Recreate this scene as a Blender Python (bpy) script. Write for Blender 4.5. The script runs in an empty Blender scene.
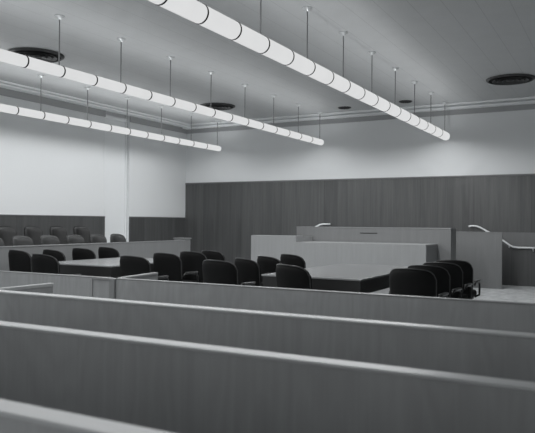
import bpy, bmesh, math, random
from mathutils import Vector, Matrix
random.seed(7)
C = bpy.context.scene.collection
PI = math.pi

# ------------------------------------------------------------------ materials
def new_mat(name):
    m = bpy.data.materials.new(name); m.use_nodes = True
    nt = m.node_tree
    b = nt.nodes['Principled BSDF']
    return m, nt, b

def g(v, cool=0.02):            # near-neutral grey with the print's slight cool tone
    return (v * (1 - cool), v, v * (1 + cool * 0.5), 1)

def plain(name, v, rough=0.6, metal=0.0, spec=0.5, bump=0.0, bscale=200):
    m, nt, b = new_mat(name)
    b.inputs['Base Color'].default_value = g(v)
    b.inputs['Roughness'].default_value = rough
    b.inputs['Metallic'].default_value = metal
    b.inputs['Specular IOR Level'].default_value = spec
    tc = nt.nodes.new('ShaderNodeTexCoord')
    n = nt.nodes.new('ShaderNodeTexNoise'); n.inputs['Scale'].default_value = bscale
    nt.links.new(tc.outputs['Object'], n.inputs['Vector'])
    mx = nt.nodes.new('ShaderNodeMix'); mx.data_type = 'RGBA'
    mx.inputs['A'].default_value = g(v * 0.94); mx.inputs['B'].default_value = g(v * 1.06)
    nt.links.new(n.outputs['Fac'], mx.inputs['Factor'])
    nt.links.new(mx.outputs['Result'], b.inputs['Base Color'])
    if bump:
        bp = nt.nodes.new('ShaderNodeBump'); bp.inputs['Strength'].default_value = bump
        bp.inputs['Distance'].default_value = 0.004
        nt.links.new(n.outputs['Fac'], bp.inputs['Height'])
        nt.links.new(bp.outputs['Normal'], b.inputs['Normal'])
    return m

def wood(name, v, contrast=0.22, rough=0.42, scale=(9, 9, 0.55), seam=None, flame=0.0):
    """vertical grained veneer; seam = panel width (metres) for thin dark joints"""
    m, nt, b = new_mat(name)
    L = nt.links.new
    tc = nt.nodes.new('ShaderNodeTexCoord')
    mp = nt.nodes.new('ShaderNodeMapping'); mp.inputs['Scale'].default_value = scale
    L(tc.outputs['Object'], mp.inputs['Vector'])
    n1 = nt.nodes.new('ShaderNodeTexNoise'); n1.inputs['Scale'].default_value = 1.0
    n1.inputs['Detail'].default_value = 6; n1.inputs['Roughness'].default_value = 0.65
    n1.inputs['Distortion'].default_value = 0.6
    L(mp.outputs['Vector'], n1.inputs['Vector'])
    mp2 = nt.nodes.new('ShaderNodeMapping'); mp2.inputs['Scale'].default_value = (scale[0] * 9, scale[1] * 9, scale[2] * 2.2)
    L(tc.outputs['Object'], mp2.inputs['Vector'])
    n2 = nt.nodes.new('ShaderNodeTexNoise'); n2.inputs['Scale'].default_value = 1.0
    n2.inputs['Detail'].default_value = 3
    L(mp2.outputs['Vector'], n2.inputs['Vector'])
    mixn = nt.nodes.new('ShaderNodeMix'); mixn.data_type = 'FLOAT'; mixn.inputs['Factor'].default_value = 0.35
    L(n1.outputs['Fac'], mixn.inputs['A']); L(n2.outputs['Fac'], mixn.inputs['B'])
    fac = mixn.outputs['Result']
    if flame:
        mp3 = nt.nodes.new('ShaderNodeMapping'); mp3.inputs['Scale'].default_value = (2.2, 2.2, 0.75)
        L(tc.outputs['Object'], mp3.inputs['Vector'])
        n3 = nt.nodes.new('ShaderNodeTexNoise'); n3.inputs['Scale'].default_value = 1.0; n3.inputs['Detail'].default_value = 2
        L(mp3.outputs['Vector'], n3.inputs['Vector'])
        mul = nt.nodes.new('ShaderNodeMath'); mul.operation = 'MULTIPLY'; mul.inputs[1].default_value = 26
        L(n3.outputs['Fac'], mul.inputs[0])
        fr = nt.nodes.new('ShaderNodeMath'); fr.operation = 'PINGPONG'; fr.inputs[1].default_value = 1.0
        L(mul.outputs[0], fr.inputs[0])
        mf = nt.nodes.new('ShaderNodeMix'); mf.data_type = 'FLOAT'; mf.inputs['Factor'].default_value = flame
        L(fac, mf.inputs['A']); L(fr.outputs[0], mf.inputs['B'])
        fac = mf.outputs['Result']
    rp = nt.nodes.new('ShaderNodeValToRGB')
    rp.color_ramp.elements[0].position = 0.25; rp.color_ramp.elements[0].color = g(v * (1 - contrast))
    rp.color_ramp.elements[1].position = 0.75; rp.color_ramp.elements[1].color = g(v * (1 + contrast))
    L(fac, rp.inputs['Fac'])
    col = rp.outputs['Color']
    if seam:
        sx = nt.nodes.new('ShaderNodeSeparateXYZ'); L(tc.outputs['Object'], sx.inputs['Vector'])
        add = nt.nodes.new('ShaderNodeMath'); add.operation = 'ADD'
        L(sx.outputs['X'], add.inputs[0]); L(sx.outputs['Y'], add.inputs[1])
        dv = nt.nodes.new('ShaderNodeMath'); dv.operation = 'DIVIDE'; dv.inputs[1].default_value = seam
        L(add.outputs[0], dv.inputs[0])
        fl = nt.nodes.new('ShaderNodeMath'); fl.operation = 'FLOOR'; L(dv.outputs[0], fl.inputs[0])
        wn = nt.nodes.new('ShaderNodeTexWhiteNoise'); wn.noise_dimensions = '1D'; L(fl.outputs[0], wn.inputs['W'])
        mr = nt.nodes.new('ShaderNodeMapRange'); mr.inputs['To Min'].default_value = 0.88; mr.inputs['To Max'].default_value = 1.1
        L(wn.outputs['Value'], mr.inputs['Value'])
        fc = nt.nodes.new('ShaderNodeMath'); fc.operation = 'FRACT'; L(dv.outputs[0], fc.inputs[0])
        gt = nt.nodes.new('ShaderNodeMath'); gt.operation = 'GREATER_THAN'; gt.inputs[1].default_value = 0.012 / seam
        L(fc.outputs[0], gt.inputs[0])
        mr2 = nt.nodes.new('ShaderNodeMapRange'); mr2.inputs['To Min'].default_value = 0.72; mr2.inputs['To Max'].default_value = 1.0
        L(gt.outputs[0], mr2.inputs['Value'])
        mm = nt.nodes.new('ShaderNodeMath'); mm.operation = 'MULTIPLY'
        L(mr.outputs['Result'], mm.inputs[0]); L(mr2.outputs['Result'], mm.inputs[1])
        vm = nt.nodes.new('ShaderNodeVectorMath'); vm.operation = 'SCALE'
        L(col, vm.inputs[0]); L(mm.outputs[0], vm.inputs['Scale'])
        col = vm.outputs['Vector']
    L(col, b.inputs['Base Color'])
    b.inputs['Roughness'].default_value = rough
    return m

def ceiling_mat():
    m, nt, b = new_mat('acoustic_ceiling')
    L = nt.links.new
    tc = nt.nodes.new('ShaderNodeTexCoord')
    sx = nt.nodes.new('ShaderNodeSeparateXYZ'); L(tc.outputs['Object'], sx.inputs['Vector'])
    def line(out, pitch, width, lo, ph=0.0):
        a = nt.nodes.new('ShaderNodeMath'); a.operation = 'ADD'; a.inputs[1].default_value = 100 * pitch + ph; L(out, a.inputs[0])
        d = nt.nodes.new('ShaderNodeMath'); d.operation = 'DIVIDE'; d.inputs[1].default_value = pitch; L(a.outputs[0], d.inputs[0])
        f = nt.nodes.new('ShaderNodeMath'); f.operation = 'FRACT'; L(d.outputs[0], f.inputs[0])
        q = nt.nodes.new('ShaderNodeMath'); q.operation = 'GREATER_THAN'; q.inputs[1].default_value = width / pitch; L(f.outputs[0], q.inputs[0])
        r = nt.nodes.new('ShaderNodeMapRange'); r.inputs['To Min'].default_value = lo; L(q.outputs[0], r.inputs['Value'])
        return r.outputs['Result']
    a1 = line(sx.outputs['X'], 0.37, 0.009, 0.78, 0.115)
    a2 = line(sx.outputs['Y'], 1.22, 0.006, 0.95)
    n = nt.nodes.new('ShaderNodeTexNoise'); n.inputs['Scale'].default_value = 90; n.inputs['Detail'].default_value = 4
    L(tc.outputs['Object'], n.inputs['Vector'])
    r3 = nt.nodes.new('ShaderNodeMapRange'); r3.inputs['From Min'].default_value = 0.3; r3.inputs['From Max'].default_value = 0.7
    r3.inputs['To Min'].default_value = 0.9; r3.inputs['To Max'].default_value = 1.06
    L(n.outputs['Fac'], r3.inputs['Value'])
    n5 = nt.nodes.new('ShaderNodeTexNoise'); n5.inputs['Scale'].default_value = 3.5; n5.inputs['Detail'].default_value = 3
    L(tc.outputs['Object'], n5.inputs['Vector'])
    r5 = nt.nodes.new('ShaderNodeMapRange'); r5.inputs['To Min'].default_value = 0.94; r5.inputs['To Max'].default_value = 1.06
    L(n5.outputs['Fac'], r5.inputs['Value'])
    prev = None
    for o in (a1, a2, r3.outputs['Result'], r5.outputs['Result']):
        if prev is None: prev = o; continue
        k = nt.nodes.new('ShaderNodeMath'); k.operation = 'MULTIPLY'; L(prev, k.inputs[0]); L(o, k.inputs[1]); prev = k.outputs[0]
    vm = nt.nodes.new('ShaderNodeVectorMath'); vm.operation = 'SCALE'; vm.inputs[0].default_value = g(CEIL_V)[:3]
    L(prev, vm.inputs['Scale']); L(vm.outputs['Vector'], b.inputs['Base Color'])
    b.inputs['Roughness'].default_value = 0.42
    return m

def floor_mat():
    m, nt, b = new_mat('mottled_floor')
    L = nt.links.new
    tc = nt.nodes.new('ShaderNodeTexCoord')
    v = nt.nodes.new('ShaderNodeTexNoise'); v.inputs['Scale'].default_value = 5; v.inputs['Detail'].default_value = 6
    v.inputs['Roughness'].default_value = 0.7
    L(tc.outputs['Object'], v.inputs['Vector'])
    rp = nt.nodes.new('ShaderNodeValToRGB')
    rp.color_ramp.elements[0].position = 0.35; rp.color_ramp.elements[0].color = g(0.5)
    rp.color_ramp.elements[1].position = 0.65; rp.color_ramp.elements[1].color = g(0.85)
    L(v.outputs['Fac'], rp.inputs['Fac']); L(rp.outputs['Color'], b.inputs['Base Color'])
    b.inputs['Roughness'].default_value = 0.45
    return m

def emit_mat(name, base, e, rough=0.35):
    m, nt, b = new_mat(name)
    b.inputs['Base Color'].default_value = g(base)
    b.inputs['Roughness'].default_value = rough
    b.inputs['Emission Color'].default_value = g(1.0)
    b.inputs['Emission Strength'].default_value = e
    return m

def frosted(name, e, clear):
    """glowing frosted plastic that lets part of the light of the lamp inside straight through"""
    m, nt, b = new_mat(name); out = nt.nodes['Material Output']; L = nt.links.new
    nt.nodes.remove(b)
    em = nt.nodes.new('ShaderNodeEmission'); em.inputs['Color'].default_value = g(1.0, 0.01)
    tc = nt.nodes.new('ShaderNodeTexCoord'); n = nt.nodes.new('ShaderNodeTexNoise'); n.inputs['Scale'].default_value = 3
    L(tc.outputs['Object'], n.inputs['Vector'])
    mr = nt.nodes.new('ShaderNodeMapRange'); mr.inputs['To Min'].default_value = e * 0.95; mr.inputs['To Max'].default_value = e * 1.05
    L(n.outputs['Fac'], mr.inputs['Value']); L(mr.outputs['Result'], em.inputs['Strength'])
    tr = nt.nodes.new('ShaderNodeBsdfTransparent'); mx = nt.nodes.new('ShaderNodeMixShader'); mx.inputs['Fac'].default_value = clear
    L(em.outputs['Emission'], mx.inputs[1]); L(tr.outputs['BSDF'], mx.inputs[2])
    L(mx.outputs['Shader'], out.inputs['Surface'])
    return m

CEIL_V = 0.50
DIFF_E, CLEAR, WORLD_E, DOWN_W, UP_W = 0.72, 0.15, 0.72, 1040.0, 205.0

M = dict(
    plaster=plain('painted_plaster', 0.76, 0.85, spec=0.2, bump=0.05, bscale=60),
    crown=plain('painted_moulding', 0.88, 0.6),
    crown_shade=plain('painted_crown_shade', 0.36, 0.8),  # darker plaster grey, the shade under the crown put into the colour
    ceiling=ceiling_mat(), floor=floor_mat(),
    wainscot=wood('dark_walnut_panelling', 0.08, 0.42, 0.4, (7, 7, 0.35), seam=1.22),
    wainscot_cap=wood('dark_walnut_cap', 0.14, 0.15, 0.35),
    light_oak=wood('pale_oak_veneer', 0.27, 0.10, 0.45, (10, 10, 0.8)),
    bench_oak=wood('bench_oak_veneer', 0.19, 0.12, 0.45, (10, 10, 0.8)),
    guard=wood('guard_wall_veneer', 0.19, 0.12, 0.5, (10, 10, 0.8)),
    dado=wood('rear_dado_veneer', 0.15, 0.12, 0.5, (10, 10, 0.8)),
    pew=wood('pew_oak_veneer', 0.27, 0.14, 0.45, (6, 6, 0.5), flame=0.16),
    pew_cap=wood('pew_cap_oak', 0.36, 0.12, 0.42, (1.0, 14, 14)),
    jury=wood('jury_rail_oak', 0.19, 0.10, 0.45, (10, 10, 0.8)),
    leather=plain('black_leather', 0.008, 0.7, spec=0.10, bump=0.15, bscale=160),
    welt=plain('black_welt', 0.03, 0.4, spec=0.5),
    jury_leather=plain('grey_brown_leather', 0.032, 0.5, bump=0.15, bscale=160),
    jury_leather_dark=plain('dark_brown_leather', 0.013, 0.5, bump=0.15, bscale=160),
    dark_metal=plain('dark_metal', 0.02, 0.35, metal=0.6),
    arm_wood=wood('arm_wood', 0.025, 0.2, 0.3),
    table_top=wood('table_top_veneer', 0.24, 0.12, 0.22, (14, 0.8, 14)),
    apron=plain('black_apron', 0.010, 0.5),
    vent=plain('dark_vent_metal', 0.05, 0.45, metal=0.3),
    vent_hole=plain('vent_throat', 0.008, 0.9),
    ring=plain('lamp_ring_metal', 0.012, 0.6, spec=0.1),
    rod=plain('hanger_rod_metal', 0.26, 0.35, metal=0.5),
    canopy=plain('canopy_metal', 0.75, 0.3, metal=0.5),
    diffuser=frosted('lamp_diffuser', DIFF_E, CLEAR),
    blind=plain('pale_blind', 0.86, 0.6),
    glass=plain('dim_glass', 0.3, 0.15),
    handrail=plain('bright_handrail', 0.88, 0.3),
    slot=plain('black_slot', 0.01, 0.7),
)

# ------------------------------------------------------------------ mesh helpers
def box(bm, x0, x1, y0, y1, z0, z1, bev=0.0, seg=2):
    t = bmesh.new()
    r = bmesh.ops.create_cube(t, size=1)
    for v in t.verts:
        v.co = Vector(((x0 + x1) / 2 + v.co.x * (x1 - x0), (y0 + y1) / 2 + v.co.y * (y1 - y0), (z0 + z1) / 2 + v.co.z * (z1 - z0)))
    if bev:
        bmesh.ops.bevel(t, geom=list(t.edges), offset=bev, segments=seg, affect='EDGES', profile=0.5)
    merge(bm, t)

def merge(bm, t, mat=None):
    if mat is not None: bmesh.ops.transform(t, matrix=mat, verts=t.verts)
    me = bpy.data.meshes.new('tmp'); t.to_mesh(me); t.free()
    bm.from_mesh(me); bpy.data.meshes.remove(me)

def cyl(bm, p0, p1, r, n=12, r1=None):
    p0, p1 = Vector(p0), Vector(p1); d = p1 - p0
    t = bmesh.new()
    bmesh.ops.create_cone(t, cap_ends=True, segments=n, radius1=r, radius2=r if r1 is None else r1, depth=d.length)
    q = Vector((0, 0, 1)).rotation_difference(d)
    merge(bm, t, Matrix.Translation((p0 + p1) / 2) @ q.to_matrix().to_4x4())

def tube(bm, pts, r, n=8):
    pts = [Vector(p) for p in pts]
    rings = []
    up = None
    for i, p in enumerate(pts):
        a = pts[max(0, i - 1)]; b_ = pts[min(len(pts) - 1, i + 1)]
        d = (b_ - a).normalized()
        if up is None:
            up = Vector((0, 0, 1)) if abs(d.z) < 0.9 else Vector((1, 0, 0))
        s = d.cross(up)
        if s.length < 1e-4: s = d.orthogonal()
        s.normalize(); u = s.cross(d).normalized(); up = u
        rings.append([bm.verts.new(p + r * (math.cos(2 * PI * k / n) * s + math.sin(2 * PI * k / n) * u)) for k in range(n)])
    for i in range(len(rings) - 1):
        for k in range(n):
            bm.faces.new((rings[i][k], rings[i][(k + 1) % n], rings[i + 1][(k + 1) % n], rings[i + 1][k]))
    bm.faces.new(rings[0][::-1]); bm.faces.new(rings[-1])

def lathe(bm, prof, cx, cy, n=48, close=False):
    rings = []
    for (r, z) in prof:
        rings.append([bm.verts.new((cx + r * math.cos(2 * PI * k / n), cy + r * math.sin(2 * PI * k / n), z)) for k in range(n)])
    m = len(rings)
    for i in range(m if close else m - 1):
        j = (i + 1) % m
        for k in range(n):
            bm.faces.new((rings[i][k], rings[i][(k + 1) % n], rings[j][(k + 1) % n], rings[j][k]))

def obj(name, bm, mat, parent=None, smooth=False, loc=None):
    bmesh.ops.recalc_face_normals(bm, faces=bm.faces)
    me = bpy.data.meshes.new(name); bm.to_mesh(me); bm.free()
    me.materials.append(M[mat] if isinstance(mat, str) else mat)
    if smooth:
        for p in me.polygons: p.use_smooth = True
    o = bpy.data.objects.new(name, me); C.objects.link(o)
    if parent: o.parent = parent
    if loc: o.location = loc
    return o

def smooth_by_angle(o, ang=40):
    me = o.data
    for p in me.polygons: p.use_smooth = True
    me.set_sharp_from_angle(angle=math.radians(ang))
    return o

def part_box(name, mat, parent, b, bev=0.006):
    bm = bmesh.new(); box(bm, *b, bev); return obj(name, bm, mat, parent)

def thing(name, label, cat, loc=(0, 0, 0), rz=0.0, group=None):
    o = bpy.data.objects.new(name, None); o.empty_display_size = 0.2
    C.objects.link(o); o.location = loc; o.rotation_euler = (0, 0, rz)
    o['label'] = label; o['category'] = cat
    if group: o['group'] = group
    return o

def struct(name, bm, mat, smooth=False):
    o = obj(name, bm, mat, None, smooth); o['kind'] = 'structure'; return o

def dup(root, loc, rz, label, group=None, scale=None):
    r = root.copy(); C.objects.link(r); r.location = loc; r.rotation_euler = (0, 0, rz)
    r['label'] = label
    if group: r['group'] = group
    if scale: r.scale = (scale,) * 3
    for ch in list(root.children):
        c = ch.copy(); C.objects.link(c); c.parent = r
        for s in ch.children:
            d = s.copy(); C.objects.link(d); d.parent = c
    return r

# ------------------------------------------------------------------ room shell
WX, BY, CZ = -10.90, 15.20, 4.068        # left wall plane, rear (bench) wall plane, ceiling height
XR, YF = 4.6, -3.0                       # how far the built room runs to the right and behind the camera
CRX, CRY = -10.64, 14.96                 # crown moulding front planes

bm = bmesh.new(); box(bm, WX - 0.4, XR, YF, BY + 0.2, -0.15, 0.0); struct('floor', bm, 'floor')
bm = bmesh.new(); box(bm, WX - 0.4, XR, YF, BY + 0.2, CZ, CZ + 0.15); struct('ceiling', bm, 'ceiling')
bm = bmesh.new(); box(bm, WX - 0.4, XR, BY, BY + 0.2, 0, CZ); struct('wall_back', bm, 'plaster')
bm = bmesh.new(); box(bm, XR, XR + 0.15, YF, BY + 0.2, -0.15, CZ + 0.15); struct('wall_right', bm, 'plaster')
RY0, RY1, RD = 11.86, 12.76, 0.16        # tall window recess in the left wall
bm = bmesh.new()
box(bm, WX - 0.4, WX, YF, RY0, 0, CZ)
box(bm, WX - 0.4, WX, RY1, BY, 0, CZ)
box(bm, WX - 0.4, WX - RD, RY0, RY1, 0, CZ)
struct('wall_left', bm, 'plaster')

# crown moulding: two light fillets stepped in front of a soffit
bm = bmesh.new()
box(bm, WX, CRX, YF, BY, 3.985, 4.02, 0.006)
box(bm, WX, CRX + 0.05, YF, BY, 4.035, CZ, 0.006)
box(bm, WX, CRX - 0.09, YF, BY, 4.018, 4.037)
struct('trim_1', bm, 'crown')
bm = bmesh.new()
box(bm, WX, XR, CRY, BY, 3.955, 3.99, 0.006)
box(bm, WX, XR, CRY - 0.05, BY, 4.025, CZ, 0.006)
box(bm, WX, XR, CRY + 0.09, BY, 3.988, 4.027)
struct('trim_2', bm, 'crown')
# thin grey band below the crown, its colour painting the crown's shade on the wall
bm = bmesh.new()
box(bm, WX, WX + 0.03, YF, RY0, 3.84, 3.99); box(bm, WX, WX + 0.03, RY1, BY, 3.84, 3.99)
struct('trim_3', bm, 'crown_shade')
bm = bmesh.new(); box(bm, WX, XR, BY - 0.03, BY, 3.84, 3.96); struct('trim_4', bm, 'crown_shade')

# dark panelling
bm = bmesh.new(); box(bm, WX, XR, BY - 0.035, BY, 0, 2.405); struct('trim_5', bm, 'wainscot')
bm = bmesh.new(); box(bm, WX, XR, BY - 0.05, BY, 2.405, 2.44, 0.006); struct('trim_6', bm, 'wainscot_cap')
bm = bmesh.new()
box(bm, WX, WX + 0.035, YF, RY0, 0, 1.44); box(bm, WX, WX + 0.035, RY1, BY - 0.035, 0, 1.44)
struct('trim_7', bm, 'wainscot')
bm = bmesh.new()
box(bm, WX, WX + 0.045, YF, RY0, 1.44, 1.465, 0.005); box(bm, WX, WX + 0.045, RY1, BY - 0.05, 1.44, 1.465, 0.005)
struct('trim_8', bm, 'wainscot_cap')

# tall window in the recess, covered by a pale blind
bm = bmesh.new()
xw = WX - RD
for (a, b_) in ((RY0, RY0 + 0.05), (RY1 - 0.05, RY1)): box(bm, xw, xw + 0.05, a, b_, 0.1, 3.85)
box(bm, xw, xw + 0.05, RY0, RY1, 0.02, 0.1); box(bm, xw, xw + 0.05, RY0, RY1, 3.85, 3.93)
wf = struct('window_1', bm, 'crown')
bm = bmesh.new(); box(bm, xw + 0.005, xw + 0.012, RY0 + 0.05, RY1 - 0.05, 0.1, 3.85); obj('pane', bm, 'glass', wf)
bl = thing('window_blind', 'tall pale closed blind filling the window recess in the left wall', 'blind', (xw + 0.05, (RY0 + RY1) / 2, 0.06))
hw = (RY1 - RY0) / 2
part_box('headrail', 'crown', bl, (0.0, 0.06, -hw + 0.01, hw - 0.01, 3.76, 3.84))
bm = bmesh.new()
z = 0.12
while z < 3.76:                       # nearly closed slats
    v = [bm.verts.new(p) for p in ((0.012, -hw + 0.06, z), (0.012, hw - 0.06, z), (0.018, hw - 0.06, z + 0.050), (0.018, -hw + 0.06, z + 0.050))]
    bm.faces.new(v)
    w = [bm.verts.new(p.co + Vector((-0.003, 0, 0))) for p in v]
    bm.faces.new(w[::-1]); bm.faces.new((v[0], w[0], w[1], v[1])); bm.faces.new((v[3], v[2], w[2], w[3]))
    z += 0.045
obj('slats', bm, 'blind', bl)
part_box('bottom_rail', 'crown', bl, (0.005, 0.04, -hw + 0.06, hw - 0.06, 0.06, 0.11))
for s in (-1, 1):
    part_box('side_channel', 'crown', bl, (0.0, 0.045, s * (hw - 0.035) - 0.02, s * (hw - 0.035) + 0.02, 0.0, 3.76))

# ------------------------------------------------------------------ pendant tube lamps
LZ0, PITCH = 3.315, 0.606
def pendant(x, y_end, y_start, label, LR, LZ, power, up):
    root = thing('pendant_light', label, 'pendant light', (x, y_end, LZ), 0, 'long tube pendant lights')
    n = int((y_end - y_start) / PITCH)
    th0 = math.radians(90); th1 = math.radians(450)
    K = 28
    def shell(a, b_, th0=th0, th1=th1):
        bm = bmesh.new()
        rows = []
        for yy in (a, b_):
            for r in (LR, LR - 0.006):
                rows.append([bm.verts.new((r * math.cos(th0 + (th1 - th0) * k / K), yy, r * math.sin(th0 + (th1 - th0) * k / K))) for k in range(K + 1)])
        A, B, D, E_ = rows
        for k in range(K):
            bm.faces.new((A[k], A[k + 1], D[k + 1], D[k]))
            bm.faces.new((B[k], E_[k], E_[k + 1], B[k + 1]))
            bm.faces.new((A[k], B[k], B[k + 1], A[k + 1]))
            bm.faces.new((D[k], D[k + 1], E_[k + 1], E_[k]))
        bmesh.ops.remove_doubles(bm, verts=bm.verts, dist=1e-5)
        return bm
    for k in range(n):
        y1 = -k * PITCH - (0.05 if k else 0.0)
        y2 = -(k + 1) * PITCH - 0.05
        o = obj('diffuser', shell(y2 + 0.008, y1 - 0.008), 'diffuser', root, True)
        smooth_by_angle(o, 50)
        for nm, w, rx, cone in (('lamp_light_down', DOWN_W * power * ((0.15, 0.5, 0.85)[k] if k < 3 else 1.0), 0.0, 176), ('lamp_light_up', UP_W * up, PI, 160)):
            m_ = 5 if (k < 4 and rx == 0.0) else 1                      # the last tubes before the wall need an even spread
            ld = bpy.data.lights.new(nm, 'SPOT'); ld.energy = w / m_; ld.shadow_soft_size = 0.0; ld.color = g(1.0, 0.015)[:3]
            ld.spot_size = math.radians(cone); ld.spot_blend = 0.32 if rx == 0.0 else 0.9
            for q in range(m_):
                lo = bpy.data.objects.new(nm, ld); C.objects.link(lo); lo.parent = root
                lo.location = (0, y2 + (y1 - y2) * (q + 0.5) / m_, 0); lo.rotation_euler = (rx, 0, 0)
        bm = bmesh.new()                                            # dark joint ring
        yy = y2
        rows = []
        for (r, dy) in ((LR + 0.004, -0.010), (LR + 0.004, 0.010), (LR - 0.001, 0.010), (LR - 0.001, -0.010)):
            rows.append([bm.verts.new((r * math.cos(th0 + (th1 - th0) * q / K), yy + dy, r * math.sin(th0 + (th1 - th0) * q / K))) for q in range(K + 1)])
        for i in range(4):
            for q in range(K):
                bm.faces.new((rows[i][q], rows[i][q + 1], rows[(i + 1) % 4][q + 1], rows[(i + 1) % 4][q]))
        bmesh.ops.remove_doubles(bm, verts=bm.verts, dist=1e-5)
        obj('ring', bm, 'ring', root)
        if k % 2 == 0:
            bm = bmesh.new()
            yh = -k * PITCH - 0.085
            cyl(bm, (0, yh, LR - 0.002), (0, yh, CZ - LZ - 0.015), 0.009, 8)
            h = obj('hanger_rod', bm, 'rod', root)
            bm = bmesh.new(); lathe(bm, [(0.0, CZ - LZ - 0.05), (0.022, CZ - LZ - 0.048), (0.03, CZ - LZ - 0.03), (0.062, CZ - LZ - 0.012), (0.062, CZ - LZ), (0.0, CZ - LZ)], 0, yh, 20)
            obj('canopy', bm, 'canopy', h, True)
    bm = bmesh.new(); cyl(bm, (0, -0.004, 0), (0, 0.006, 0), LR, 28); obj('end_cap', bm, 'diffuser', root)
    bm = bmesh.new(); cyl(bm, (0, -n * PITCH - 0.09, 0), (0, -n * PITCH - 0.045, 0), LR, 28); obj('end_cap', bm, 'ring', root)
    return root
pendant(-3.52, 14.85, 1.2, 'long glowing tube pendant hung nearest the camera, highest and largest of the three', 0.095, LZ0, 1.05, 0.85)
pendant(-6.58, 14.85, 1.2, 'long glowing tube pendant hung in the middle between two others', 0.074, LZ0 + 0.02, 0.8, 0.95)
pendant(-9.58, 14.85, 1.2, 'long glowing tube pendant hung closest to the left wall, lowest in the photo', 0.071, LZ0 + 0.005, 0.47, 1.6)

# ------------------------------------------------------------------ ceiling vents
def big_vent(cx, cy, r, label):
    root = thing('ceiling_vent', label, 'ceiling vent', (cx, cy, CZ), 0, 'round ceiling vents')
    bm = bmesh.new(); lathe(bm, [(r * 0.96, -0.004), (r * 1.02, -0.004), (r * 1.0, -0.025), (r * 0.93, -0.04), (r * 0.9, -0.03)], 0, 0, 56)
    smooth_by_angle(obj('rim', bm, 'vent', root), 50)
    bm = bmesh.new(); lathe(bm, [(0.0, -0.004), (r * 0.96, -0.004), (r * 0.96, -0.008), (0.0, -0.008)], 0, 0, 56)
    obj('throat', bm, 'vent_hole', root)
    for f in (0.74, 0.54, 0.34):
        bm = bmesh.new()
        lathe(bm, [(r * (f - 0.10), -0.018), (r * f, -0.050), (r * (f + 0.02), -0.046), (r * (f - 0.08), -0.014)], 0, 0, 48, True)
        smooth_by_angle(obj('louver_ring', bm, 'vent', root), 50)
    bm = bmesh.new(); lathe(bm, [(0, -0.010), (r * 0.16, -0.012), (r * 0.18, -0.035), (0, -0.05)], 0, 0, 32); obj('hub', bm, 'vent', root, True)
big_vent(-8.458, 7.573, 0.44, 'large dark louvred round ceiling vent above the middle pendant, at far left')
big_vent(-8.362, 12.882, 0.41, 'dark round ceiling vent above the far ends of two left pendants')
big_vent(-1.86, 12.902, 0.43, 'large dark round ceiling vent at the right edge, right of all pendants')
def small_vent(cx, cy, r, label):
    root = thing('ceiling_speaker', label, 'ceiling speaker', (cx, cy, CZ), 0, 'small round ceiling fittings')
    bm = bmesh.new(); lathe(bm, [(r * 0.85, 0), (r, 0), (r, -0.012), (r * 0.88, -0.02), (r * 0.85, -0.012)], 0, 0, 40); obj('rim', bm, 'vent', root)
    bm = bmesh.new(); lathe(bm, [(0, -0.002), (r * 0.85, -0.002), (r * 0.85, -0.01), (0, -0.012)], 0, 0, 40); obj('grille', bm, 'vent_hole', root)
small_vent(-5.782, 14.402, 0.155, 'small dark round ceiling fitting left of the large front pendant')
small_vent(-4.273, 14.264, 0.148, 'small dark round ceiling fitting between hangers of the front pendant')

# ------------------------------------------------------------------ pews
def pew(y, x0, x1, label, name='pew'):
    root = thing(name, label, 'pew', ((x0 + x1) / 2, y, 0), 0, 'oak public pews')
    h = (x1 - x0) / 2
    part_box('back_panel', 'pew', root, (-h + 0.04, h - 0.04, -0.088, -0.045, 0.03, 0.805), 0.003)
    bm = bmesh.new(); box(bm, -h, h, -0.092, 0.0, 0.804, 0.82, 0.006, 3)
    obj('cap_rail', bm, 'pew_cap', root)
    part_box('seat', 'pew_cap', root, (-h + 0.05, h - 0.05, -0.035, 0.44, 0.40, 0.44), 0.012)
    part_box('kick_board', 'pew', root, (-h + 0.05, h - 0.05, 0.30, 0.33, 0.0, 0.40), 0.003)
    for s in (-1, 1):
        bm = bmesh.new(); box(bm, s * (h - 0.02) - 0.018, s * (h - 0.02) + 0.018, -0.072, 0.60, 0.0, 0.787, 0.004)
        e = obj('end_panel', bm, 'pew', root)
        bm = bmesh.new(); box(bm, s * (h - 0.02) - 0.02, s * (h - 0.02) + 0.02, 0.002, 0.605, 0.787, 0.82, 0.006)
        obj('end_cap', bm, 'pew_cap', e)
    return root
pew(1.338, -4.29, 3.6, 'oak pew whose pale cap just shows at the bottom left corner')
pew(2.366, -4.29, 3.6, 'oak pew nearest the camera with its plain back filling the foreground')
pew(3.42, -4.29, 3.6, 'oak pew directly behind the foreground pew, second of the long backs')

# ------------------------------------------------------------------ bar rail and its gate
RYB = 4.715
def rail(x0, x1, label, name='bar_rail'):
    root = thing(name, label, 'partition', ((x0 + x1) / 2, RYB, 0), 0)
    h = (x1 - x0) / 2
    part_box('panel', 'pew', root, (-h, h, -0.05, -0.006, 0.0, 0.81), 0.003)
    bm = bmesh.new(); box(bm, -h, h, -0.053, 0.0, 0.808, 0.82, 0.004, 3); obj('cap_rail', bm, 'jury', root)
    part_box('base_board', 'pew', root, (-h, h, -0.062, -0.049, 0.0, 0.10), 0.003)
    return root
rail(-4.133, 3.6, 'long low oak bar partition in front of the counsel tables, right of the gate post')
rail(-8.40, -4.425, 'low oak bar partition left of the gate post, in front of the left counsel table')
gp = thing('gate_post', 'narrow oak panel and post joining the two bar partitions', 'gate post', (-4.30, RYB, 0))
part_box('panel', 'pew', gp, (-0.12, 0.10, -0.045, -0.012, 0, 0.80), 0.003)
part_box('post', 'jury', gp, (0.10, 0.165, -0.07, 0.0, 0, 0.815), 0.006)
part_box('cap_rail', 'jury', gp, (-0.12, 0.098, -0.06, 0.0, 0.795, 0.82), 0.008)
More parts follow.
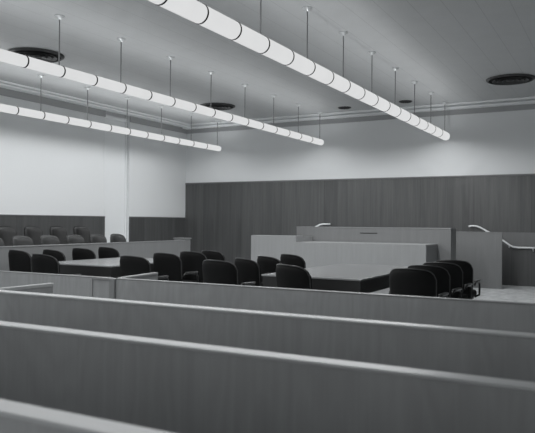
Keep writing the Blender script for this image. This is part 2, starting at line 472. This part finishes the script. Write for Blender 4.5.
gt = thing('swing_gate', 'low oak gate leaf standing open beyond the bar partition', 'gate', (-4.16, RYB + 0.03, 0), math.radians(99))
part_box('leaf', 'jury', gt, (0.0, 0.70, -0.02, 0.02, 0.12, 0.80), 0.003)
part_box('cap_rail', 'jury', gt, (0.0, 0.70, -0.026, 0.026, 0.795, 0.82), 0.008)
for zz in (0.22, 0.62): 
    bm = bmesh.new(); cyl(bm, (0.0, -0.028, zz), (0.0, -0.028, zz + 0.09), 0.01, 10); obj('hinge', bm, 'dark_metal', gt)

# ------------------------------------------------------------------ chairs
def back_shell(W, z0, z1, wrap, r, th, drop, tilt):
    """curved upholstered back; local +y is where the sitter faces"""
    bm = bmesh.new()
    nu, nv = 22, 10
    grids = []
    for side in (-1, 1):
        G = []
        for i in range(nu + 1):
            u = -1 + 2 * i / nu
            u = math.copysign(abs(u) ** 0.8, u)
            x = W * u
            zt = z1 - drop * u * u
            if abs(x) > W - r: zt -= r - math.sqrt(max(0.0, r * r - (abs(x) - (W - r)) ** 2))
            zb = z0
            if abs(x) > W - 0.05: zb += 0.05 - math.sqrt(max(0, 0.0025 - (abs(x) - (W - 0.05)) ** 2))
            col = []
            for j in range(nv + 1):
                v = j / nv
                z = zb + (zt - zb) * v
                e = min(1.0, min(v, 1 - v) * nv / 2.0, (1 - abs(u)) * 5)
                e = math.sqrt(max(0.0, 1 - (1 - e) ** 2))
                t = th * (0.30 + 0.70 * e)
                y = -0.235 + wrap * abs(u) ** 2.2 - tilt * (z - z0)
                col.append(bm.verts.new((x * (1 - 0.03 * (1 - v)), y + side * t / 2, z)))
            G.append(col)
        grids.append(G)
    A, B = grids
    for i in range(nu):
        for j in range(nv):
            bm.faces.new((A[i][j], A[i + 1][j], A[i + 1][j + 1], A[i][j + 1]))
            bm.faces.new((B[i][j], B[i][j + 1], B[i + 1][j + 1], B[i + 1][j]))
        bm.faces.new((A[i][0], B[i][0], B[i + 1][0], A[i + 1][0]))
        bm.faces.new((A[i][nv], A[i + 1][nv], B[i + 1][nv], B[i][nv]))
    for j in range(nv):
        bm.faces.new((A[0][j], A[0][j + 1], B[0][j + 1], B[0][j]))
        bm.faces.new((A[nu][j], B[nu][j], B[nu][j + 1], A[nu][j + 1]))
    edge = [A[0][k].co.copy() for k in range(2, nv + 1)] + [A[i][nv].co.copy() for i in range(1, nu)] + [A[nu][k].co.copy() for k in range(nv, 1, -1)]
    return bm, edge

def make_chair(name, label, cat, leather, welt, arms=True, W=0.245, ztop=0.89, wrap=0.13, group=None, pedestal=True):
    root = thing(name, label, cat, (0, 0, 0), 0, group)
    bm, edge = back_shell(W, 0.43, ztop, wrap, 0.085, 0.07, 0.03, 0.10)
    bk = obj('backrest', bm, leather, root, True)
    bm = bmesh.new(); tube(bm, edge, 0.007, 6); obj('piping', bm, welt, bk, True)
    bm = bmesh.new(); box(bm, -W + 0.02, W - 0.02, -0.21, 0.25, 0.40, 0.49, 0.035, 3); obj('seat', bm, leather, root, True)
    bm = bmesh.new(); box(bm, -W + 0.05, W - 0.05, -0.17, 0.20, 0.37, 0.405, 0.008); obj('seat_pan', bm, 'dark_metal', root)
    if arms:
        for s in (-1, 1):
            x = s * (W + 0.02)
            bm = bmesh.new()
            pts = [(x, -0.13, 0.58), (x, -0.08, 0.605), (x, 0.0, 0.61), (x, 0.10, 0.605), (x, 0.165, 0.59), (x, 0.185, 0.56), (x, 0.185, 0.50), (x, 0.175, 0.43), (x - s * 0.06, 0.165, 0.40)]
            tube(bm, pts, 0.014, 8); a = obj('armrest', bm, 'dark_metal', root, True)
            bm = bmesh.new(); box(bm, x - 0.024, x + 0.024, -0.07, 0.175, 0.605, 0.63, 0.011, 3); obj('arm_pad', bm, 'arm_wood', a, True)
    bm = bmesh.new(); cyl(bm, (0, 0, 0.10), (0, 0, 0.375), 0.03, 14); obj('column', bm, 'dark_metal', root, True)
    if pedestal:
        for k in range(4):
            a = PI / 4 + k * PI / 2; ca, sa = math.cos(a), math.sin(a)
            bm = bmesh.new(); tube(bm, [(0.02 * ca, 0.02 * sa, 0.14), (0.12 * ca, 0.12 * sa, 0.12), (0.26 * ca, 0.26 * sa, 0.065)], 0.016, 8)
            l = obj('leg', bm, 'dark_metal', root, True)
            bm = bmesh.new(); cyl(bm, (0.26 * ca - 0.012 * sa, 0.26 * sa + 0.012 * ca, 0.0255), (0.26 * ca + 0.012 * sa, 0.26 * sa - 0.012 * ca, 0.0255), 0.025, 12)
            cyl(bm, (0.26 * ca, 0.26 * sa, 0.03), (0.26 * ca, 0.26 * sa, 0.07), 0.008, 8)
            obj('caster', bm, 'dark_metal', l)
    else:
        bm = bmesh.new(); lathe(bm, [(0, 0.0), (0.14, 0.0), (0.14, 0.015), (0.05, 0.04), (0.03, 0.10), (0, 0.10)], 0, 0, 24); obj('base', bm, 'dark_metal', root, True)
    return root

# silhouette centre (x, y) of each chair back, turn (degrees clockwise from facing the bench), size
CH = [
 (-1.90, 6.60, 2, 1.0, 'black armchair nearest the camera in the row right of the right table'),
 (-1.90, 7.19, 4, 1.0, 'second black armchair from the camera in the row right of the right table'),
 (-1.90, 7.83, 2, 1.0, 'third black armchair from the camera in the row right of the right table'),
 (-1.90, 8.42, 0, 1.0, 'black armchair farthest from the camera in the row right of the right table'),
 (-5.654, 7.425, 4, 1.02, 'first black armchair right of the left table, in front of the jury rail end'),
 (-5.63, 8.03, 4, 1.02, 'second black armchair right of the left table, just past the jury rail end'),
 (-5.789, 8.80, 10, 1.0, 'third black armchair right of the left table, only its top showing behind others'),
 (-4.17, 6.48, 4, 1.015, 'low-set black armchair at the left front of the group before the witness stand'),
 (-4.217, 7.214, 26, 1.0, 'black armchair left of the right table with its top just below the witness stand corner'),
 (-4.223, 7.82, 24, 1.0, 'middle black armchair left of the right table, in front of the witness stand'),
 (-4.219, 8.51, 22, 1.0, 'farthest black armchair left of the right table, under the left end of the bench'),
 (-3.0, 6.06, 24, 1.03, 'black armchair at the near left corner of the right table'),
 (-5.56, 6.62, 2, 1.015, 'black armchair at the right end of the left table top'),
 (-7.98, 8.80, 6, 1.0, 'rightmost of the black armchairs between the left table and the jury rail'),
 (-7.98, 8.19, 0, 1.0, 'black armchair midway along the jury rail behind the left table'),
 (-7.95, 7.51, 6, 1.0, 'partly hidden black armchair by the jury rail behind the near left armchair'),
 (-6.61, 6.10, 8, 1.03, 'black armchair at the near end of the left table, in front of its edge'),
 (-7.95, 6.85, 8, 1.02, 'leftmost black armchair cut by the photo edge near the jury rail'),
]
proto = None
for (x, y, deg, s, label) in CH:
    a = -math.radians(deg)
    off = 0.17 * s
    loc = (x - off * math.sin(a), y + off * math.cos(a), 0)
    if proto is None:
        proto = make_chair('counsel_chair', label, 'chair', 'leather', 'welt', group='black counsel armchairs')
        proto.location = loc; proto.rotation_euler = (0, 0, a)
    else:
        dup(proto, loc, a, label, scale=s)

# ------------------------------------------------------------------ counsel tables
def table(x0, x1, y0, y1, label):
    root = thing('counsel_table', label, 'table', ((x0 + x1) / 2, (y0 + y1) / 2, 0), 0, 'counsel tables')
    w, d = (x1 - x0) / 2, (y1 - y0) / 2
    part_box('tabletop', 'table_top', root, (-w, w, -d, d, 0.735, 0.755), 0.004)
    bm = bmesh.new()
    for (a, b_, c, e) in ((-w + 0.01, w - 0.01, -d + 0.01, -d + 0.04), (-w + 0.01, w - 0.01, d - 0.04, d - 0.01), (-w + 0.01, -w + 0.04, -d + 0.04, d - 0.04), (w - 0.04, w - 0.01, -d + 0.04, d - 0.04)):
        box(bm, a, b_, c, e, 0.585, 0.735)
    obj('apron', bm, 'apron', root)
    for sx in (-1, 1):
        for sy in (-1, 1):
            bm = bmesh.new(); cyl(bm, (sx * (w - 0.08), sy * (d - 0.08), 0), (sx * (w - 0.08), sy * (d - 0.08), 0.735), 0.022, 12, 0.032)
            obj('leg', bm, 'apron', root)
table(-3.62, -2.42, 6.52, 8.95, 'long counsel table with pale top and black apron, right, before the bench')
table(-7.25, -5.95, 6.62, 8.38, 'long counsel table with pale top among black chairs, left, by the jury rail')

# ------------------------------------------------------------------ jury box
JX = -8.51
jr = thing('jury_rail', 'plain oak jury box front running along the left side below the jurors chairs', 'jury rail', (JX, 8.6, 0))
part_box('panel', 'jury', jr, (-0.06, -0.01, -3.3, 3.276, 0.0, 0.92), 0.003)
part_box('cap_rail', 'jury', jr, (-0.075, 0.0, -3.3, 3.276, 0.915, 0.94), 0.006)
je = thing('jury_box_end', 'short dark wood end stand behind the far end of the jury box front', 'end stand', (-8.86, 12.03, 0))
part_box('cabinet', 'guard', je, (0.0, 0.29, -0.12, 0.10, 0.0, 0.955), 0.004)
part_box('top', 'guard', je, (-0.02, 0.31, -0.13, 0.115, 0.955, 0.985), 0.006)
bm = bmesh.new(); box(bm, -9.50, -8.60, 5.3, 11.85, 0.0, 0.15); o = struct('platform_1', bm, 'guard'); o['kind'] = 'structure'
bm = bmesh.new(); box(bm, WX + 0.036, -9.50, 5.3, 11.80, 0.0, 0.30); struct('platform_2', bm, 'guard')
front = [10.40, 9.82, 9.20, 8.57, 7.95, 7.33]
fl = ['front row juror chair farthest from the camera, standing against the pale window blind',
      'front row juror chair second from the pale window blind',
      'front row juror chair, third from the window blind',
      'front row juror chair, fourth from the window blind',
      'front row juror chair beside the photo left edge, fifth from the window blind',
      'front row juror chair nearest the camera at the extreme left']
j0 = None
for k, y in enumerate(front):
    loc = (-8.97, y, 0.15); rz = -PI / 2
    if j0 is None:
        j0 = make_chair('juror_chair', fl[k], 'chair', 'jury_leather', 'jury_leather_dark', False, 0.22, 0.93, 0.09, 'front row juror chairs', False)
        j0.location = loc; j0.rotation_euler = (0, 0, rz)
    else:
        dup(j0, loc, rz, fl[k])
back = [10.33, 9.68, 9.04, 8.40, 7.76]
bl_ = ['back row juror chair farthest from the camera, tall and dark against the left panelling',
       'tall dark back row juror chair, second from the far end of its row',
       'tall dark back row juror chair, third from the far end of its row',
       'tall dark back row juror chair, fourth from the far end, at the photo edge',
       'tall dark back row juror chair nearest the camera at the extreme left']
j1 = None
for k, y in enumerate(back):
    loc = (-9.92, y, 0.30); rz = -PI / 2
    if j1 is None:
        j1 = make_chair('juror_chair', bl_[k], 'chair', 'jury_leather_dark', 'leather', False, 0.22, 0.93, 0.09, 'back row juror chairs', False)
        j1.location = loc; j1.rotation_euler = (0, 0, rz)
    else:
        dup(j1, loc, rz, bl_[k])

# ------------------------------------------------------------------ judge's bench group
PZ = 0.45
bm = bmesh.new(); box(bm, -6.0, -3.6, 12.3, BY - 0.04, 0.0, PZ); struct('platform_3', bm, 'guard')
b = thing('judge_bench', 'long high oak judges bench with a dark slot in its front, before the dark wall', 'judges bench', (-4.366, 12.2, 0))
h = 1.58
part_box('front_panel', 'bench_oak', b, (-h, h, 0.0, 0.05, 0.0, 1.235), 0.003)
for s in (-1, 1):
    part_box('side_panel', 'bench_oak', b, (s * (h - 0.025) - 0.025, s * (h - 0.025) + 0.025, 0.05, 0.43, 0.0, 1.235), 0.003)
part_box('top', 'bench_oak', b, (-h - 0.002, h + 0.002, -0.004, 0.44, 1.235, 1.262), 0.006)
part_box('writing_desk', 'light_oak', b, (-h + 0.05, h - 0.05, 0.051, 0.42, 1.18, 1.21), 0.004)
part_box('slot', 'slot', b, (-0.19, 0.165, -0.006, 0.01, 1.140, 1.156), 0.002)

d = thing('clerk_desk', 'long lower pale oak clerks desk standing directly before the judges bench', 'clerks desk', (-4.30, 11.4, 0))
h = 1.267
part_box('front_panel', 'light_oak', d, (-h, h, 0.0, 0.04, 0.0, 0.95), 0.003)
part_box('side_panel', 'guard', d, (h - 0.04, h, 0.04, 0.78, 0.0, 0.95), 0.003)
part_box('side_panel', 'light_oak', d, (-h, -h + 0.04, 0.04, 0.78, 0.0, 0.95), 0.003)
part_box('top', 'light_oak', d, (-h, h, -0.002, 0.795, 0.948, 0.97), 0.005)

w = thing('witness_desk', 'boxy pale oak witness stand left of the bench, taller than the clerks desk', 'witness stand', (-6.07, 11.4, 0))
h = 0.502
part_box('front_panel', 'light_oak', w, (-h, h, 0.0, 0.04, 0.0, 1.06), 0.003)
for s in (-1, 1):
    part_box('side_panel', 'light_oak', w, (s * (h - 0.02) - 0.02, s * (h - 0.02) + 0.02, 0.04, 0.77, 0.0, 1.06), 0.003)
part_box('ledge', 'light_oak', w, (-h, h, -0.002, 0.30, 1.06, 1.085), 0.005)

# stair guard wall right of the bench, stairs behind it, rails on the wall
gw = thing('stair_guard', 'plain grey-brown low guard wall right of the judges bench, hiding the stairs', 'guard wall', (-3.0, 14.2, 0))
part_box('panel', 'guard', gw, (-0.62, 0.80, 0.0, 0.05, 0.0, 1.155), 0.003)
part_box('cap_rail', 'bench_oak', gw, (-0.62, 0.80, -0.004, 0.055, 1.155, 1.178), 0.005)
bm = bmesh.new()
for k in range(3): box(bm, -3.6, -2.45 - 0.30 * k, 14.27, BY - 0.04, 0.15 * k, 0.15 * (k + 1))
struct('stairs', bm, 'guard')
bm = bmesh.new()
P = [(-2.42, 0.965), (-2.16, 0.81), (XR, 0.81), (XR, 1.165), (-2.42, 1.165)]
f0 = [bm.verts.new((x, BY - 0.036, z)) for x, z in P]; f1 = [bm.verts.new((x, BY - 0.056, z)) for x, z in P]
bm.faces.new(f0); bm.faces.new(f1[::-1])
for k in range(5): bm.faces.new((f0[k], f1[k], f1[(k + 1) % 5], f0[(k + 1) % 5]))
struct('trim_9', bm, 'dado')
def handrail(pts, brackets, label):
    root = thing('handrail', label, 'handrail', (0, BY - 0.035, 0), 0, 'pale stair handrails')
    bm = bmesh.new(); tube(bm, [(x, -0.09, z) for x, z in pts], 0.02, 10); obj('rail', bm, 'handrail', root, True)
    for x, z in brackets:
        bm = bmesh.new(); tube(bm, [(x, 0.0, z - 0.07), (x, -0.06, z - 0.07), (x, -0.088, z - 0.03), (x, -0.09, z)], 0.010, 8)
        obj('bracket', bm, 'handrail', root, True)
handrail([(-3.05, 1.285), (-2.98, 1.30), (-2.88, 1.295), (-2.80, 1.265), (-2.62, 1.165), (-2.42, 1.05)], [(-2.68, 1.20)], 'pale handrail end curving down behind the top of the stair guard wall')
handrail([(-2.36, 1.01), (-2.30, 0.975), (-2.17, 0.88), (-2.10, 0.85), (-2.0, 0.838), (-1.80, 0.838), (-1.60, 0.838)], [(-2.19, 0.90), (-1.7, 0.838)], 'pale handrail on the dark wall at the right edge, above the floor')
handrail([(-6.95, 1.16), (-6.80, 1.245), (-6.70, 1.295), (-6.60, 1.312), (-6.42, 1.312)], [(-6.75, 1.27)], 'short pale curved handrail end rising just above the left part of the bench top')

# ------------------------------------------------------------------ camera, light, view
cam = bpy.data.cameras.new('camera'); co = bpy.data.objects.new('camera', cam); C.objects.link(co)
cam.sensor_width = 36; cam.lens = 36 * 654.08 / 535
yaw, pit, rol = math.radians(28.539), math.radians(0.491), math.radians(0.420)
F = Vector((-math.sin(yaw) * math.cos(pit), math.cos(yaw) * math.cos(pit), math.sin(pit)))
R0 = Vector((math.cos(yaw), math.sin(yaw), 0)); U0 = R0.cross(F)
R = R0 * math.cos(rol) + U0 * math.sin(rol); U = -R0 * math.sin(rol) + U0 * math.cos(rol)
m = Matrix((R, U, -F)).transposed().to_4x4(); m.translation = Vector((0, 0, 1.35))
co.matrix_world = m
cam.clip_start = 0.05
cam.dof.use_dof = True; cam.dof.focus_distance = 9.0; cam.dof.aperture_fstop = 3.2
bpy.context.scene.camera = co

wd = bpy.data.worlds.new('world'); bpy.context.scene.world = wd; wd.use_nodes = True
bg = wd.node_tree.nodes['Background']; bg.inputs['Color'].default_value = g(1.0); bg.inputs['Strength'].default_value = WORLD_E
sc = bpy.context.scene
sc.view_settings.view_transform = 'Standard'; sc.view_settings.look = 'None'
sc.view_settings.gamma = 1.0; sc.view_settings.use_curve_mapping = False
sc.view_settings.exposure = 0.0
sc.cycles.use_denoising = True
sc.cycles.max_bounces = 8; sc.cycles.diffuse_bounces = 5
